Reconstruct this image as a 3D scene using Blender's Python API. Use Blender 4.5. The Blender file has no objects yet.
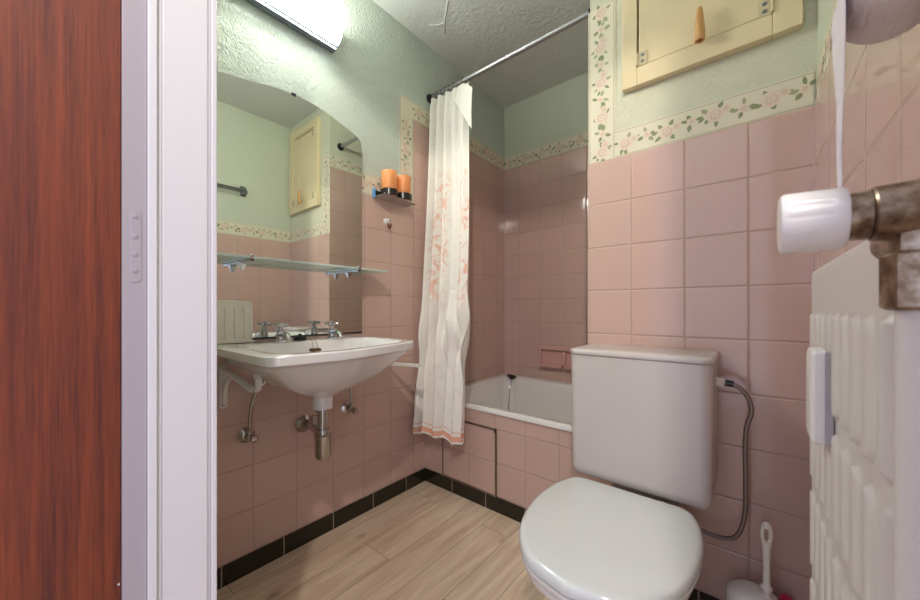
import bpy, bmesh, math, random
from mathutils import Vector, Matrix
random.seed(4)
SC = bpy.context.scene
COL = SC.collection
PI = math.pi

# ------------------------------------------------------------------ room
XL, XR, XE = -1.3213, 0.123, -0.4474        # left wall, right wall, corner of the boxed-out wall
YT, YF, YB = 1.2537, 1.3061, 2.0754         # boxed-out wall, bath front, back of the alcove
YD0, YD1 = 0.065, 0.167                     # thickness of the door wall
ZC, Z0, T = 2.304, 0.0645, 0.15             # ceiling, top of skirting, tile
ZT1, ZT2 = Z0 + 9*T, Z0 + 12*T              # tile tops

# ------------------------------------------------------------------ materials
def new_mat(name):
    m = bpy.data.materials.new(name); m.use_nodes = True
    nt = m.node_tree
    return m, nt, nt.nodes['Principled BSDF']
def srgb(r, g, b):
    f = lambda c: (c/255/12.92) if c/255 <= .04045 else ((c/255+.055)/1.055)**2.4
    return (f(r), f(g), f(b), 1)
def N(nt, typ, **kw):
    n = nt.nodes.new(typ)
    for k, v in kw.items():
        if hasattr(n, k): setattr(n, k, v)
        else: n.inputs[k].default_value = v
    return n
def math_n(nt, op, a, b=None, c=None, clamp=False):
    n = nt.nodes.new('ShaderNodeMath'); n.operation = op; n.use_clamp = clamp
    for i, v in enumerate((a, b, c)):
        if v is None: continue
        if isinstance(v, (int, float)): n.inputs[i].default_value = v
        else: nt.links.new(v, n.inputs[i])
    return n.outputs[0]
def mix_c(nt, fac, a, b):
    n = nt.nodes.new('ShaderNodeMix'); n.data_type = 'RGBA'
    for sock, v in ((n.inputs[0], fac), (n.inputs[6], a), (n.inputs[7], b)):
        if isinstance(v, (int, float)): sock.default_value = v
        elif isinstance(v, tuple): sock.default_value = v
        else: nt.links.new(v, sock)
    return n.outputs[2]
def pos(nt):
    g = nt.nodes.new('ShaderNodeNewGeometry')
    s = nt.nodes.new('ShaderNodeSeparateXYZ'); nt.links.new(g.outputs['Position'], s.inputs[0])
    return g.outputs['Position'], s.outputs
def simple(name, col, rough=.5, metal=0, coat=0, noise=0, nscale=30, bump=0, bscale=80, ior=None, spec=None):
    m, nt, b = new_mat(name)
    b.inputs['Base Color'].default_value = col
    b.inputs['Roughness'].default_value = rough
    b.inputs['Metallic'].default_value = metal
    if coat: b.inputs['Coat Weight'].default_value = coat; b.inputs['Coat Roughness'].default_value = .04
    if ior: b.inputs['IOR'].default_value = ior
    if spec is not None: b.inputs['Specular IOR Level'].default_value = spec
    P, _ = pos(nt)
    if noise:
        n = N(nt, 'ShaderNodeTexNoise', Scale=nscale, Detail=4.0); nt.links.new(P, n.inputs['Vector'])
        d = tuple(c*(1-noise) for c in col[:3]) + (1,); l = tuple(min(1, c*(1+noise)) for c in col[:3]) + (1,)
        nt.links.new(mix_c(nt, n.outputs['Fac'], d, l), b.inputs['Base Color'])
    if bump:
        n = N(nt, 'ShaderNodeTexNoise', Scale=bscale, Detail=3.0); nt.links.new(P, n.inputs['Vector'])
        bp = N(nt, 'ShaderNodeBump', Strength=bump, Distance=.002); nt.links.new(n.outputs['Fac'], bp.inputs['Height'])
        nt.links.new(bp.outputs[0], b.inputs['Normal'])
    return m

def tile_mat(name, base, grout, ax, offs, size, gw=.0026, rough=.09, bumpd=.004, var=.022, wob=.15):
    """Square glazed tiles laid on two world axes, with a cushion edge and grout."""
    m, nt, b = new_mat(name)
    P, s = pos(nt)
    def cell(axis, off, sz):
        v = math_n(nt, 'DIVIDE', math_n(nt, 'SUBTRACT', s[axis], off), sz)
        fr = math_n(nt, 'FRACT', v); fl = math_n(nt, 'FLOOR', v)
        d = math_n(nt, 'MULTIPLY', math_n(nt, 'MINIMUM', fr, math_n(nt, 'SUBTRACT', 1.0, fr)), sz)
        return d, fl
    d1, f1 = cell(ax[0], offs[0], size[0]); d2, f2 = cell(ax[1], offs[1], size[1])
    d = math_n(nt, 'MINIMUM', d1, d2)
    mr = N(nt, 'ShaderNodeMapRange', interpolation_type='SMOOTHSTEP'); nt.links.new(d, mr.inputs[0])
    mr.inputs[1].default_value = gw*.35; mr.inputs[2].default_value = gw*.75
    cv = nt.nodes.new('ShaderNodeCombineXYZ'); nt.links.new(f1, cv.inputs[0]); nt.links.new(f2, cv.inputs[1])
    wn = nt.nodes.new('ShaderNodeTexWhiteNoise'); nt.links.new(cv.outputs[0], wn.inputs['Vector'])
    lo = tuple(c*(1-var) for c in base[:3]) + (1,); hi = tuple(min(1, c*(1+var)) for c in base[:3]) + (1,)
    tc = mix_c(nt, wn.outputs['Value'], lo, hi)
    ns = N(nt, 'ShaderNodeTexNoise', Scale=9.0, Detail=3.0); nt.links.new(P, ns.inputs['Vector'])
    gcol = mix_c(nt, ns.outputs['Fac'], tuple(c*.75 for c in grout[:3]) + (1,), grout)
    nt.links.new(mix_c(nt, mr.outputs[0], gcol, tc), b.inputs['Base Color'])
    rg = N(nt, 'ShaderNodeMapRange'); nt.links.new(mr.outputs[0], rg.inputs[0])
    rg.inputs[3].default_value = .7; rg.inputs[4].default_value = rough
    nt.links.new(rg.outputs[0], b.inputs['Roughness'])
    mb = N(nt, 'ShaderNodeMapRange', interpolation_type='SMOOTHSTEP'); nt.links.new(d, mb.inputs[0])
    mb.inputs[1].default_value = 0; mb.inputs[2].default_value = gw*1.9
    n2 = N(nt, 'ShaderNodeTexNoise', Scale=14.0, Detail=1.0); nt.links.new(P, n2.inputs['Vector'])
    hgt = math_n(nt, 'ADD', math_n(nt, 'MULTIPLY', mb.outputs[0], .5), math_n(nt, 'MULTIPLY', n2.outputs['Fac'], wob))
    bp = N(nt, 'ShaderNodeBump', Strength=.6, Distance=bumpd); nt.links.new(hgt, bp.inputs['Height'])
    nt.links.new(bp.outputs[0], b.inputs['Normal'])
    b.inputs['Specular IOR Level'].default_value = .55
    return m

PINK, GROUT = srgb(206, 174, 161), srgb(190, 163, 146)
M = {}
M['tile_yz'] = tile_mat('pink tile on the side walls', PINK, GROUT, (1, 2), (1.0756, Z0), (T, T))
M['tile_right'] = tile_mat('glossy pink tile on the right wall', PINK, GROUT, (1, 2), (1.19, Z0), (T, T), rough=.04, wob=.03, bumpd=.0025)
M['tile_xz'] = tile_mat('pink tile on the boxed wall', PINK, GROUT, (0, 2), (-.0042, Z0), (T, T))
M['tile_back'] = tile_mat('pink tile in the alcove', PINK, GROUT, (0, 2), (-.901, Z0), (T, T))
M['tile_apron'] = tile_mat('pink tile on the bath front', PINK, GROUT, (0, 2), (-.729, Z0), (T, T))
M['tile_panel'] = tile_mat('pink tile on the access panel', PINK, GROUT, (0, 2), (-1.029, Z0), (T, T))
BLK, GB = srgb(36, 33, 24), srgb(150, 140, 124)
M['black_yz'] = tile_mat('black skirting tile side', BLK, GB, (1, 2), (.970, -.4), (.197, 2.0), gw=.004, rough=.14, var=.1)
M['black_xz'] = tile_mat('black skirting tile front', BLK, GB, (0, 2), (-.927, -.4), (.202, 2.0), gw=.004, rough=.14, var=.1)
M['pink_glaze'] = simple('pink glazed ceramic', srgb(216, 170, 158), .14, coat=.4)

def plaster(name, col, bstr, scale, dist):
    m, nt, b = new_mat(name)
    P, s = pos(nt)
    n = N(nt, 'ShaderNodeTexNoise', Scale=scale, Detail=4.0, Roughness=.55, Distortion=1.6); nt.links.new(P, n.inputs['Vector'])
    n3 = N(nt, 'ShaderNodeTexNoise', Scale=2.2, Detail=3.0); nt.links.new(P, n3.inputs['Vector'])
    nt.links.new(mix_c(nt, n3.outputs['Fac'], tuple(c*.9 for c in col[:3]) + (1,), tuple(min(1, c*1.06) for c in col[:3]) + (1,)), b.inputs['Base Color'])
    b.inputs['Roughness'].default_value = .62
    bp = N(nt, 'ShaderNodeBump', Strength=bstr, Distance=dist); nt.links.new(n.outputs['Fac'], bp.inputs['Height'])
    nt.links.new(bp.outputs[0], b.inputs['Normal'])
    return m
M['green'] = plaster('pale green textured wallpaper', srgb(202, 212, 198), .9, 48, .011)
M['green_warm'] = plaster('pale green textured paper on the boxed wall', srgb(214, 213, 188), .75, 62, .006)
M['green_smooth'] = plaster('pale green painted plaster', srgb(204, 210, 188), .25, 40, .002)
M['ceiling'] = plaster('grey green ceiling plaster', srgb(210, 214, 206), .6, 28, .006)

# laminate floor
def floor_mat():
    m, nt, b = new_mat('light oak laminate')
    P, s = pos(nt)
    w = .131
    vx = math_n(nt, 'DIVIDE', math_n(nt, 'SUBTRACT', s[0], -.997), w)
    fx = math_n(nt, 'FRACT', vx); ix = math_n(nt, 'FLOOR', vx)
    wn = nt.nodes.new('ShaderNodeTexWhiteNoise'); wn.noise_dimensions = '1D'; nt.links.new(ix, wn.inputs['W'])
    sh = math_n(nt, 'MULTIPLY', math_n(nt, 'MODULO', math_n(nt, 'ADD', ix, 31.0), 3.0), .41)
    vy = math_n(nt, 'DIVIDE', math_n(nt, 'ADD', math_n(nt, 'SUBTRACT', s[1], .805), sh), 1.2)
    fy = math_n(nt, 'FRACT', vy); iy = math_n(nt, 'FLOOR', vy)
    dx = math_n(nt, 'MULTIPLY', math_n(nt, 'MINIMUM', fx, math_n(nt, 'SUBTRACT', 1.0, fx)), w)
    dy = math_n(nt, 'MULTIPLY', math_n(nt, 'MINIMUM', fy, math_n(nt, 'SUBTRACT', 1.0, fy)), 1.2)
    d = math_n(nt, 'MINIMUM', dx, dy)
    seam = N(nt, 'ShaderNodeMapRange'); nt.links.new(d, seam.inputs[0]); seam.inputs[1].default_value = .0004; seam.inputs[2].default_value = .0016
    cell = nt.nodes.new('ShaderNodeCombineXYZ'); nt.links.new(ix, cell.inputs[0]); nt.links.new(iy, cell.inputs[1])
    wn2 = nt.nodes.new('ShaderNodeTexWhiteNoise'); nt.links.new(cell.outputs[0], wn2.inputs['Vector'])
    off = nt.nodes.new('ShaderNodeVectorMath'); off.operation = 'MULTIPLY_ADD'
    nt.links.new(wn2.outputs['Color'], off.inputs[0]); off.inputs[1].default_value = (3, 3, 3); nt.links.new(P, off.inputs[2])
    mp = N(nt, 'ShaderNodeMapping'); mp.inputs['Scale'].default_value = (30, 3.0, 1); nt.links.new(off.outputs[0], mp.inputs[0])
    g = N(nt, 'ShaderNodeTexNoise', Scale=1.0, Detail=6.0, Roughness=.6, Distortion=.6); nt.links.new(mp.outputs[0], g.inputs['Vector'])
    mp2 = N(nt, 'ShaderNodeMapping'); mp2.inputs['Scale'].default_value = (120, 8, 1); nt.links.new(off.outputs[0], mp2.inputs[0])
    g2 = N(nt, 'ShaderNodeTexNoise', Scale=1.0, Detail=3.0); nt.links.new(mp2.outputs[0], g2.inputs['Vector'])
    ramp = nt.nodes.new('ShaderNodeValToRGB'); nt.links.new(g.outputs['Fac'], ramp.inputs[0])
    e = ramp.color_ramp.elements
    e[0].position = .3; e[0].color = srgb(198, 168, 140); e[1].position = .7; e[1].color = srgb(244, 226, 204)
    c = mix_c(nt, math_n(nt, 'MULTIPLY', g2.outputs['Fac'], .35), ramp.outputs[0], srgb(212, 186, 158))
    # knots
    mk = N(nt, 'ShaderNodeMapping'); mk.inputs['Scale'].default_value = (7, 3.6, 1); nt.links.new(off.outputs[0], mk.inputs[0])
    vo = N(nt, 'ShaderNodeTexVoronoi', Scale=1.0); nt.links.new(mk.outputs[0], vo.inputs['Vector'])
    kn = N(nt, 'ShaderNodeMapRange', interpolation_type='SMOOTHSTEP'); nt.links.new(vo.outputs['Distance'], kn.inputs[0])
    kn.inputs[1].default_value = .03; kn.inputs[2].default_value = .13; kn.inputs[3].default_value = .6; kn.inputs[4].default_value = 0
    c = mix_c(nt, kn.outputs[0], c, srgb(128, 98, 74))
    tone = N(nt, 'ShaderNodeMapRange'); nt.links.new(wn2.outputs['Value'], tone.inputs[0]); tone.inputs[3].default_value = 0; tone.inputs[4].default_value = .28
    c = mix_c(nt, tone.outputs[0], c, srgb(204, 176, 146))
    c = mix_c(nt, seam.outputs[0], srgb(140, 114, 90), c)
    nt.links.new(c, b.inputs['Base Color']); b.inputs['Roughness'].default_value = .42
    bp = N(nt, 'ShaderNodeBump', Strength=.3, Distance=.001); nt.links.new(seam.outputs[0], bp.inputs['Height']); nt.links.new(bp.outputs[0], b.inputs['Normal'])
    return m
M['floor'] = floor_mat()

def wood_mat(name, dark, light, scale=(90, 90, 2.2), rough=.35):
    m, nt, b = new_mat(name)
    P, s = pos(nt)
    mp = N(nt, 'ShaderNodeMapping'); mp.inputs['Scale'].default_value = scale; nt.links.new(P, mp.inputs[0])
    g = N(nt, 'ShaderNodeTexNoise', Scale=1.0, Detail=5.0, Roughness=.65, Distortion=.4); nt.links.new(mp.outputs[0], g.inputs['Vector'])
    mp2 = N(nt, 'ShaderNodeMapping'); mp2.inputs['Scale'].default_value = (scale[0]*5, scale[1]*5, scale[2]*9); nt.links.new(P, mp2.inputs[0])
    g2 = N(nt, 'ShaderNodeTexNoise', Scale=1.0, Detail=2.0); nt.links.new(mp2.outputs[0], g2.inputs['Vector'])
    f = math_n(nt, 'ADD', math_n(nt, 'MULTIPLY', g.outputs['Fac'], .75), math_n(nt, 'MULTIPLY', g2.outputs['Fac'], .3))
    ramp = nt.nodes.new('ShaderNodeValToRGB'); nt.links.new(f, ramp.inputs[0])
    e = ramp.color_ramp.elements; e[0].position = .36; e[0].color = dark; e[1].position = .68; e[1].color = light
    nt.links.new(ramp.outputs[0], b.inputs['Base Color']); b.inputs['Roughness'].default_value = rough
    bp = N(nt, 'ShaderNodeBump', Strength=.15, Distance=.001); nt.links.new(g2.outputs['Fac'], bp.inputs['Height']); nt.links.new(bp.outputs[0], b.inputs['Normal'])
    return m
M['brown_wood'] = wood_mat('red brown veneer', srgb(84, 30, 12), srgb(136, 60, 24), rough=.6)
M['pull_wood'] = wood_mat('turned pale wood', srgb(186, 132, 74), srgb(214, 166, 106), (60, 60, 12), .4)
M['white_paint'] = simple('white gloss paint', srgb(226, 222, 220), .32, bump=.05, bscale=120)
M['shaded_paint'] = simple('frame paint with rebate shade in its colour', srgb(176, 165, 168), .4, bump=.05, bscale=120)  # shade on the rebate and hinge plate is put into this greyer colour
M['cream'] = simple('cream gloss paint', srgb(226, 208, 168), .38, noise=.04, nscale=8, bump=.06, bscale=60)
M['ceramic'] = simple('white glazed ceramic', srgb(232, 229, 226), .08, coat=.5)
M['lid_white'] = simple('white lacquered lid', srgb(216, 218, 217), .1, coat=.6)
M['enamel'] = simple('white bath enamel', srgb(236, 233, 228), .1, coat=.5)
M['tank'] = simple('white cistern plastic', srgb(204, 196, 191), .24)
M['white_plastic'] = simple('white plastic', srgb(232, 229, 224), .3)
M['ivory_plastic'] = simple('ivory plastic', srgb(240, 234, 222), .35)
M['chrome'] = simple('chrome', srgb(205, 203, 205), .12, metal=1)
M['dull_chrome'] = simple('worn chrome', srgb(186, 180, 176), .16, metal=1, noise=.15, nscale=60)
M['steel'] = simple('grey steel', srgb(140, 142, 146), .3, metal=1)
M['rod'] = simple('grey rod metal', srgb(172, 172, 176), .38, metal=.9)
M['dark_steel'] = simple('dark steel', srgb(70, 70, 72), .35, metal=1)
M['alu'] = simple('brushed aluminium frame', srgb(150, 138, 126), .4, metal=1)
M['grey_metal'] = simple('blue grey metal', srgb(128, 136, 146), .4, metal=.6)
M['black'] = simple('black rubber', srgb(28, 27, 27), .5)
M['black_gloss'] = simple('black plastic', srgb(34, 30, 30), .22)
M['radiator'] = simple('white radiator enamel', srgb(214, 208, 202), .35)
M['hinge_paint'] = simple('painted hinge metal', srgb(202, 188, 152), .4, noise=.2, nscale=120)
M['brown_metal'] = simple('tarnished brass', srgb(120, 78, 50), .35, metal=.8)
M['magenta'] = simple('magenta plastic', srgb(206, 44, 92), .4)
M['grey_plastic'] = simple('grey plastic', srgb(168, 164, 166), .4)
M['cord'] = simple('cream cord', srgb(214, 200, 160), .8)
M['overflow'] = simple('brown overflow mesh', srgb(86, 64, 34), .5, metal=.4)
M['blue_reflection'] = simple('side plate with blue reflection in its colour', srgb(90, 150, 205), .3)  # chrome plate; the blue it reflects is painted as base colour

def brass_mat():
    m, nt, b = new_mat('stained nickel valve')
    P, s = pos(nt)
    n = N(nt, 'ShaderNodeTexNoise', Scale=70.0, Detail=5.0, Roughness=.6); nt.links.new(P, n.inputs['Vector'])
    ramp = nt.nodes.new('ShaderNodeValToRGB'); nt.links.new(n.outputs['Fac'], ramp.inputs[0])
    e = ramp.color_ramp.elements; e[0].position = .34; e[0].color = srgb(92, 70, 54); e[1].position = .66; e[1].color = srgb(196, 184, 166)
    x = ramp.color_ramp.elements.new(.48); x.color = srgb(146, 122, 98)
    nt.links.new(ramp.outputs[0], b.inputs['Base Color']); b.inputs['Metallic'].default_value = .75; b.inputs['Roughness'].default_value = .34
    bp = N(nt, 'ShaderNodeBump', Strength=.4, Distance=.001); nt.links.new(n.outputs['Fac'], bp.inputs['Height']); nt.links.new(bp.outputs[0], b.inputs['Normal'])
    return m
M['brass'] = brass_mat()

def mirror_mat():
    m, nt, b = new_mat('silvered mirror')
    b.inputs['Base Color'].default_value = (.80, .84, .80, 1); b.inputs['Metallic'].default_value = 1; b.inputs['Roughness'].default_value = .012
    return m
M['mirror'] = mirror_mat()
M['mirror_edge'] = simple('mirror backing', srgb(70, 74, 68), .4)
def glass_mat(name, col, rough=.02, ior=1.5):
    m, nt, b = new_mat(name)
    b.inputs['Base Color'].default_value = col; b.inputs['Transmission Weight'].default_value = 1
    b.inputs['Roughness'].default_value = rough; b.inputs['IOR'].default_value = ior
    return m
def shelf_glass():
    m, nt, b = new_mat('greenish shelf glass')
    b.inputs['Base Color'].default_value = srgb(216, 232, 226); b.inputs['Roughness'].default_value = .08
    tr = nt.nodes.new('ShaderNodeBsdfTransparent'); tr.inputs[0].default_value = (.86, .95, .91, 1)
    mx = nt.nodes.new('ShaderNodeMixShader'); mx.inputs[0].default_value = .7
    nt.links.new(tr.outputs[0], mx.inputs[1]); nt.links.new(b.outputs[0], mx.inputs[2])
    nt.links.new(mx.outputs[0], nt.nodes['Material Output'].inputs['Surface'])
    return m
M['glass'] = shelf_glass()
def orange_mat():
    m, nt, b = new_mat('orange translucent plastic')
    b.inputs['Base Color'].default_value = srgb(242, 158, 96); b.inputs['Roughness'].default_value = .35
    b.inputs['Subsurface Weight'].default_value = .3; b.inputs['Subsurface Radius'].default_value = (.02, .01, .005); b.inputs['Subsurface Scale'].default_value = .5
    return m
M['orange'] = orange_mat()
def emis(name, col, s):
    m, nt, b = new_mat(name)
    b.inputs['Base Color'].default_value = (.9, .9, .9, 1)
    b.inputs['Emission Color'].default_value = col; b.inputs['Emission Strength'].default_value = s
    return m
M['lamp'] = emis('lit lamp diffuser', (.98, 1, .96, 1), 74.0)
M['b_cream'] = simple('cream border paper', srgb(222, 215, 192), .7)
M['b_line'] = simple('olive border line', srgb(168, 160, 110), .7)
M['b_leaf'] = simple('green printed leaf', srgb(140, 148, 106), .7)
M['b_leaf2'] = simple('pale green printed leaf', srgb(164, 168, 128), .7)
M['b_rose'] = simple('pale pink printed petal', srgb(226, 207, 188), .7)
M['b_rose2'] = simple('rose printed petal', srgb(215, 193, 172), .7)

def paper_mat():
    m, nt, b = new_mat('toilet paper')
    P, s = pos(nt)
    n = N(nt, 'ShaderNodeTexWave', Scale=60.0, Distortion=6.0, Detail=2.0); n.inputs['Detail Scale'].default_value = 1.2
    nt.links.new(P, n.inputs['Vector'])
    b.inputs['Base Color'].default_value = srgb(236, 230, 232); b.inputs['Roughness'].default_value = .9
    bp = N(nt, 'ShaderNodeBump', Strength=.35, Distance=.0015); nt.links.new(n.outputs['Fac'], bp.inputs['Height']); nt.links.new(bp.outputs[0], b.inputs['Normal'])
    return m
M['paper'] = paper_mat()

def curtain_mat():
    m, nt, b = new_mat('ivory shower curtain with orange flower print')
    uv = nt.nodes.new('ShaderNodeUVMap'); uv.uv_map = 'UVMap'
    su = nt.nodes.new('ShaderNodeSeparateXYZ'); nt.links.new(uv.outputs[0], su.inputs[0])
    base = srgb(244, 239, 230); org = srgb(232, 150, 112)
    mp = N(nt, 'ShaderNodeMapping'); mp.inputs['Scale'].default_value = (1.0, 1.0, 1); nt.links.new(uv.outputs[0], mp.inputs[0])
    big = N(nt, 'ShaderNodeTexNoise', Scale=3.2, Detail=1.0); nt.links.new(mp.outputs[0], big.inputs['Vector'])
    fine = N(nt, 'ShaderNodeTexNoise', Scale=15.0, Detail=4.0, Distortion=2.0); nt.links.new(mp.outputs[0], fine.inputs['Vector'])
    def band(sock, lo, hi, soft):
        a = N(nt, 'ShaderNodeMapRange', interpolation_type='SMOOTHSTEP'); nt.links.new(sock, a.inputs[0]); a.inputs[1].default_value = lo; a.inputs[2].default_value = lo+soft
        c = N(nt, 'ShaderNodeMapRange', interpolation_type='SMOOTHSTEP'); nt.links.new(sock, c.inputs[0]); c.inputs[1].default_value = hi-soft; c.inputs[2].default_value = hi; c.inputs[3].default_value = 1; c.inputs[4].default_value = 0
        return math_n(nt, 'MULTIPLY', a.outputs[0], c.outputs[0])
    u, v = su.outputs[0], su.outputs[1]      # u: cloth width in m, v: height above the hem in m
    bands = math_n(nt, 'MAXIMUM', band(u, .12, .62, .06), band(u, .90, 1.22, .05))
    hv = band(v, .58, 1.36, .16)
    fl = N(nt, 'ShaderNodeMapRange', interpolation_type='SMOOTHSTEP'); nt.links.new(fine.outputs['Fac'], fl.inputs[0]); fl.inputs[1].default_value = .47; fl.inputs[2].default_value = .62
    bg = N(nt, 'ShaderNodeMapRange', interpolation_type='SMOOTHSTEP'); nt.links.new(big.outputs['Fac'], bg.inputs[0]); bg.inputs[1].default_value = .36; bg.inputs[2].default_value = .56
    k = math_n(nt, 'MULTIPLY', math_n(nt, 'MULTIPLY', bands, hv), math_n(nt, 'MULTIPLY', fl.outputs[0], bg.outputs[0]))
    hem = band(v, .006, .034, .004)
    hem2 = band(v, .046, .054, .002)
    k = math_n(nt, 'MAXIMUM', math_n(nt, 'MULTIPLY', k, .62), math_n(nt, 'MAXIMUM', math_n(nt, 'MULTIPLY', hem, .8), math_n(nt, 'MULTIPLY', hem2, .5)))
    nt.links.new(mix_c(nt, k, base, org), b.inputs['Base Color'])
    b.inputs['Roughness'].default_value = .38
    cr = N(nt, 'ShaderNodeTexNoise', Scale=9.0, Detail=3.0, Distortion=1.5); nt.links.new(uv.outputs[0], cr.inputs['Vector'])
    bp = N(nt, 'ShaderNodeBump', Strength=.55, Distance=.014); nt.links.new(cr.outputs['Fac'], bp.inputs['Height']); nt.links.new(bp.outputs[0], b.inputs['Normal'])
    return m
M['curtain'] = curtain_mat()
M['hose'] = simple('braided grey hose', srgb(150, 142, 138), .3, metal=.8, bump=.3, bscale=600)

# ------------------------------------------------------------------ mesh helpers
class MB:
    def __init__(s): s.v = []; s.f = []; s.m = []
    def add(s, vs, fs, mi=0):
        o = len(s.v); s.v += [Vector(p) for p in vs]
        for f in fs: s.f.append([i+o for i in f]); s.m.append(mi)
    def box(s, x0, y0, z0, x1, y1, z1, mi=0):
        p = [(x0,y0,z0),(x1,y0,z0),(x1,y1,z0),(x0,y1,z0),(x0,y0,z1),(x1,y0,z1),(x1,y1,z1),(x0,y1,z1)]
        s.add(p, [(0,3,2,1),(4,5,6,7),(0,1,5,4),(1,2,6,5),(2,3,7,6),(3,0,4,7)], mi)
    def loft(s, rings, cap0=True, cap1=True, mi=0, closed=True):
        n = len(rings[0]); vs = [p for r in rings for p in r]; fs = []
        for i in range(len(rings)-1):
            for j in range(n if closed else n-1):
                k = (j+1) % n
                fs.append((i*n+j, i*n+k, (i+1)*n+k, (i+1)*n+j))
        if cap0: fs.append(tuple(reversed(range(n))))
        if cap1: fs.append(tuple(range((len(rings)-1)*n, len(rings)*n)))
        s.add(vs, fs, mi)
    def lathe(s, prof, o, axis, n=32, mi=0, cap0=True, cap1=True):
        """prof: (distance along the axis, radius)"""
        a = Vector(axis).normalized(); u = a.orthogonal().normalized(); w = a.cross(u); o = Vector(o)
        rings = [[o + a*h + (u*math.cos(2*PI*i/n) + w*math.sin(2*PI*i/n))*max(r, 1e-5) for i in range(n)] for h, r in prof]
        s.loft(rings, cap0, cap1, mi)
    def cyl(s, a, b, r, n=24, mi=0, r2=None):
        a, b = Vector(a), Vector(b); s.lathe([(0, r), ((b-a).length, r if r2 is None else r2)], a, b-a, n, mi)
    def tube(s, pts, r, n=12, mi=0, sect=None, smooth=0):
        pts = [Vector(p) for p in pts]
        if smooth: pts = catmull(pts, smooth)
        t0 = (pts[1]-pts[0]).normalized(); u = t0.orthogonal().normalized()
        if sect: u = Vector(sect[2]).normalized()
        rings = []
        for i, p in enumerate(pts):
            t = (pts[min(i+1, len(pts)-1)] - pts[max(i-1, 0)]).normalized()
            u = (u - t*u.dot(t)).normalized(); w = t.cross(u)
            if sect:
                hw, hh = sect[0], sect[1]
                rings.append([p + u*a*hw + w*b*hh for a, b in ((-1,-1),(1,-1),(1,1),(-1,1))])
            else:
                rr = r[i] if isinstance(r, (list, tuple)) else r
                rings.append([p + (u*math.cos(2*PI*k/n) + w*math.sin(2*PI*k/n))*rr for k in range(n)])
        s.loft(rings, True, True, mi)
    def build(s, name, mats, parent=None, smooth=True, bevel=0, seg=2, sub=0, angle=35, solid=0):
        if not isinstance(mats, (list, tuple)): mats = [mats]
        if parent is not None:
            off = Vector((0, 0, 0)); q = parent
            while q: off += q.location; q = q.parent
        else:
            xs = [v.x for v in s.v]; ys = [v.y for v in s.v]; zs = [v.z for v in s.v]
            off = Vector(((min(xs)+max(xs))/2, (min(ys)+max(ys))/2, min(zs)))
        me = bpy.data.meshes.new(name)
        me.from_pydata([v - off for v in s.v], [], s.f); me.update()
        for m in mats: me.materials.append(m)
        me.polygons.foreach_set('material_index', s.m)
        bm = bmesh.new(); bm.from_mesh(me); bmesh.ops.recalc_face_normals(bm, faces=bm.faces); bm.to_mesh(me); bm.free()
        if smooth:
            me.polygons.foreach_set('use_smooth', [True]*len(me.polygons))
            if not sub: me.set_sharp_from_angle(angle=math.radians(angle))
        o = bpy.data.objects.new(name, me); COL.objects.link(o)
        if parent is not None: o.parent = parent
        else: o.location = off
        if solid:
            md = o.modifiers.new('Solidify', 'SOLIDIFY'); md.thickness = solid; md.offset = 0
        if bevel:
            md = o.modifiers.new('Bevel', 'BEVEL'); md.width = bevel; md.segments = seg; md.limit_method = 'ANGLE'; md.angle_limit = math.radians(40)
            md.harden_normals = False
        if sub:
            md = o.modifiers.new('Subdivision', 'SUBSURF'); md.levels = sub; md.render_levels = sub
        return o
def catmull(pts, k):
    out = []
    for i in range(len(pts)-1):
        p0, p1, p2, p3 = pts[max(i-1, 0)], pts[i], pts[i+1], pts[min(i+2, len(pts)-1)]
        for j in range(k):
            t = j/k
            out.append(.5*((2*p1) + (p2-p0)*t + (2*p0-5*p1+4*p2-p3)*t*t + (3*p1-p0-3*p2+p3)*t**3))
    out.append(pts[-1]); return out
def tag(o, label, cat, group=None, kind=None):
    o['label'] = label; o['category'] = cat
    if group: o['group'] = group
    if kind: o['kind'] = kind
    return o
def thing(name, loc, label, cat, group=None):
    o = bpy.data.objects.new(name, None); COL.objects.link(o); o.location = loc; o.empty_display_size = .05
    return tag(o, label, cat, group)
def struct(o, label, cat): return tag(o, label, cat, None, 'structure')
def part(o, label): o['label'] = label; return o
def rrect(x0, y0, x1, y1, r, n=6):
    if not isinstance(r, (list, tuple)): r = [r]*4
    out = []
    for (cx, cy, a0, rr) in ((x1-r[0], y1-r[0], 0, r[0]), (x0+r[1], y1-r[1], 90, r[1]), (x0+r[2], y0+r[2], 180, r[2]), (x1-r[3], y0+r[3], 270, r[3])):
        for k in range(n+1):
            a = math.radians(a0 + 90*k/n); out.append((cx+rr*math.cos(a), cy+rr*math.sin(a)))
    return out

# ------------------------------------------------------------------ setting
b = MB(); b.box(-1.5, -1.6, -.06, .5, 1.45, 0); struct(b.build('floor', M['floor'], smooth=False), 'light oak laminate floor of narrow planks running towards the bath', 'floor')
b = MB(); b.box(-1.45, YD0, ZC, .3, 2.2, ZC+.06)
pts = [Vector(p) for p in ((-1.06, 1.19, ZC), (-1.11, 1.235, ZC), (-1.15, 1.268, ZC), (-1.20, 1.322, ZC))]
b.tube(pts, .004, 8, 0, smooth=4); b.tube([(-1.155, 1.272, ZC), (-1.19, 1.262, ZC), (-1.225, 1.232, ZC)], .0035, 8, 0, smooth=4)
struct(b.build('ceiling', M['ceiling']), 'grey green plaster ceiling with a small raised crack', 'ceiling')

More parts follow.
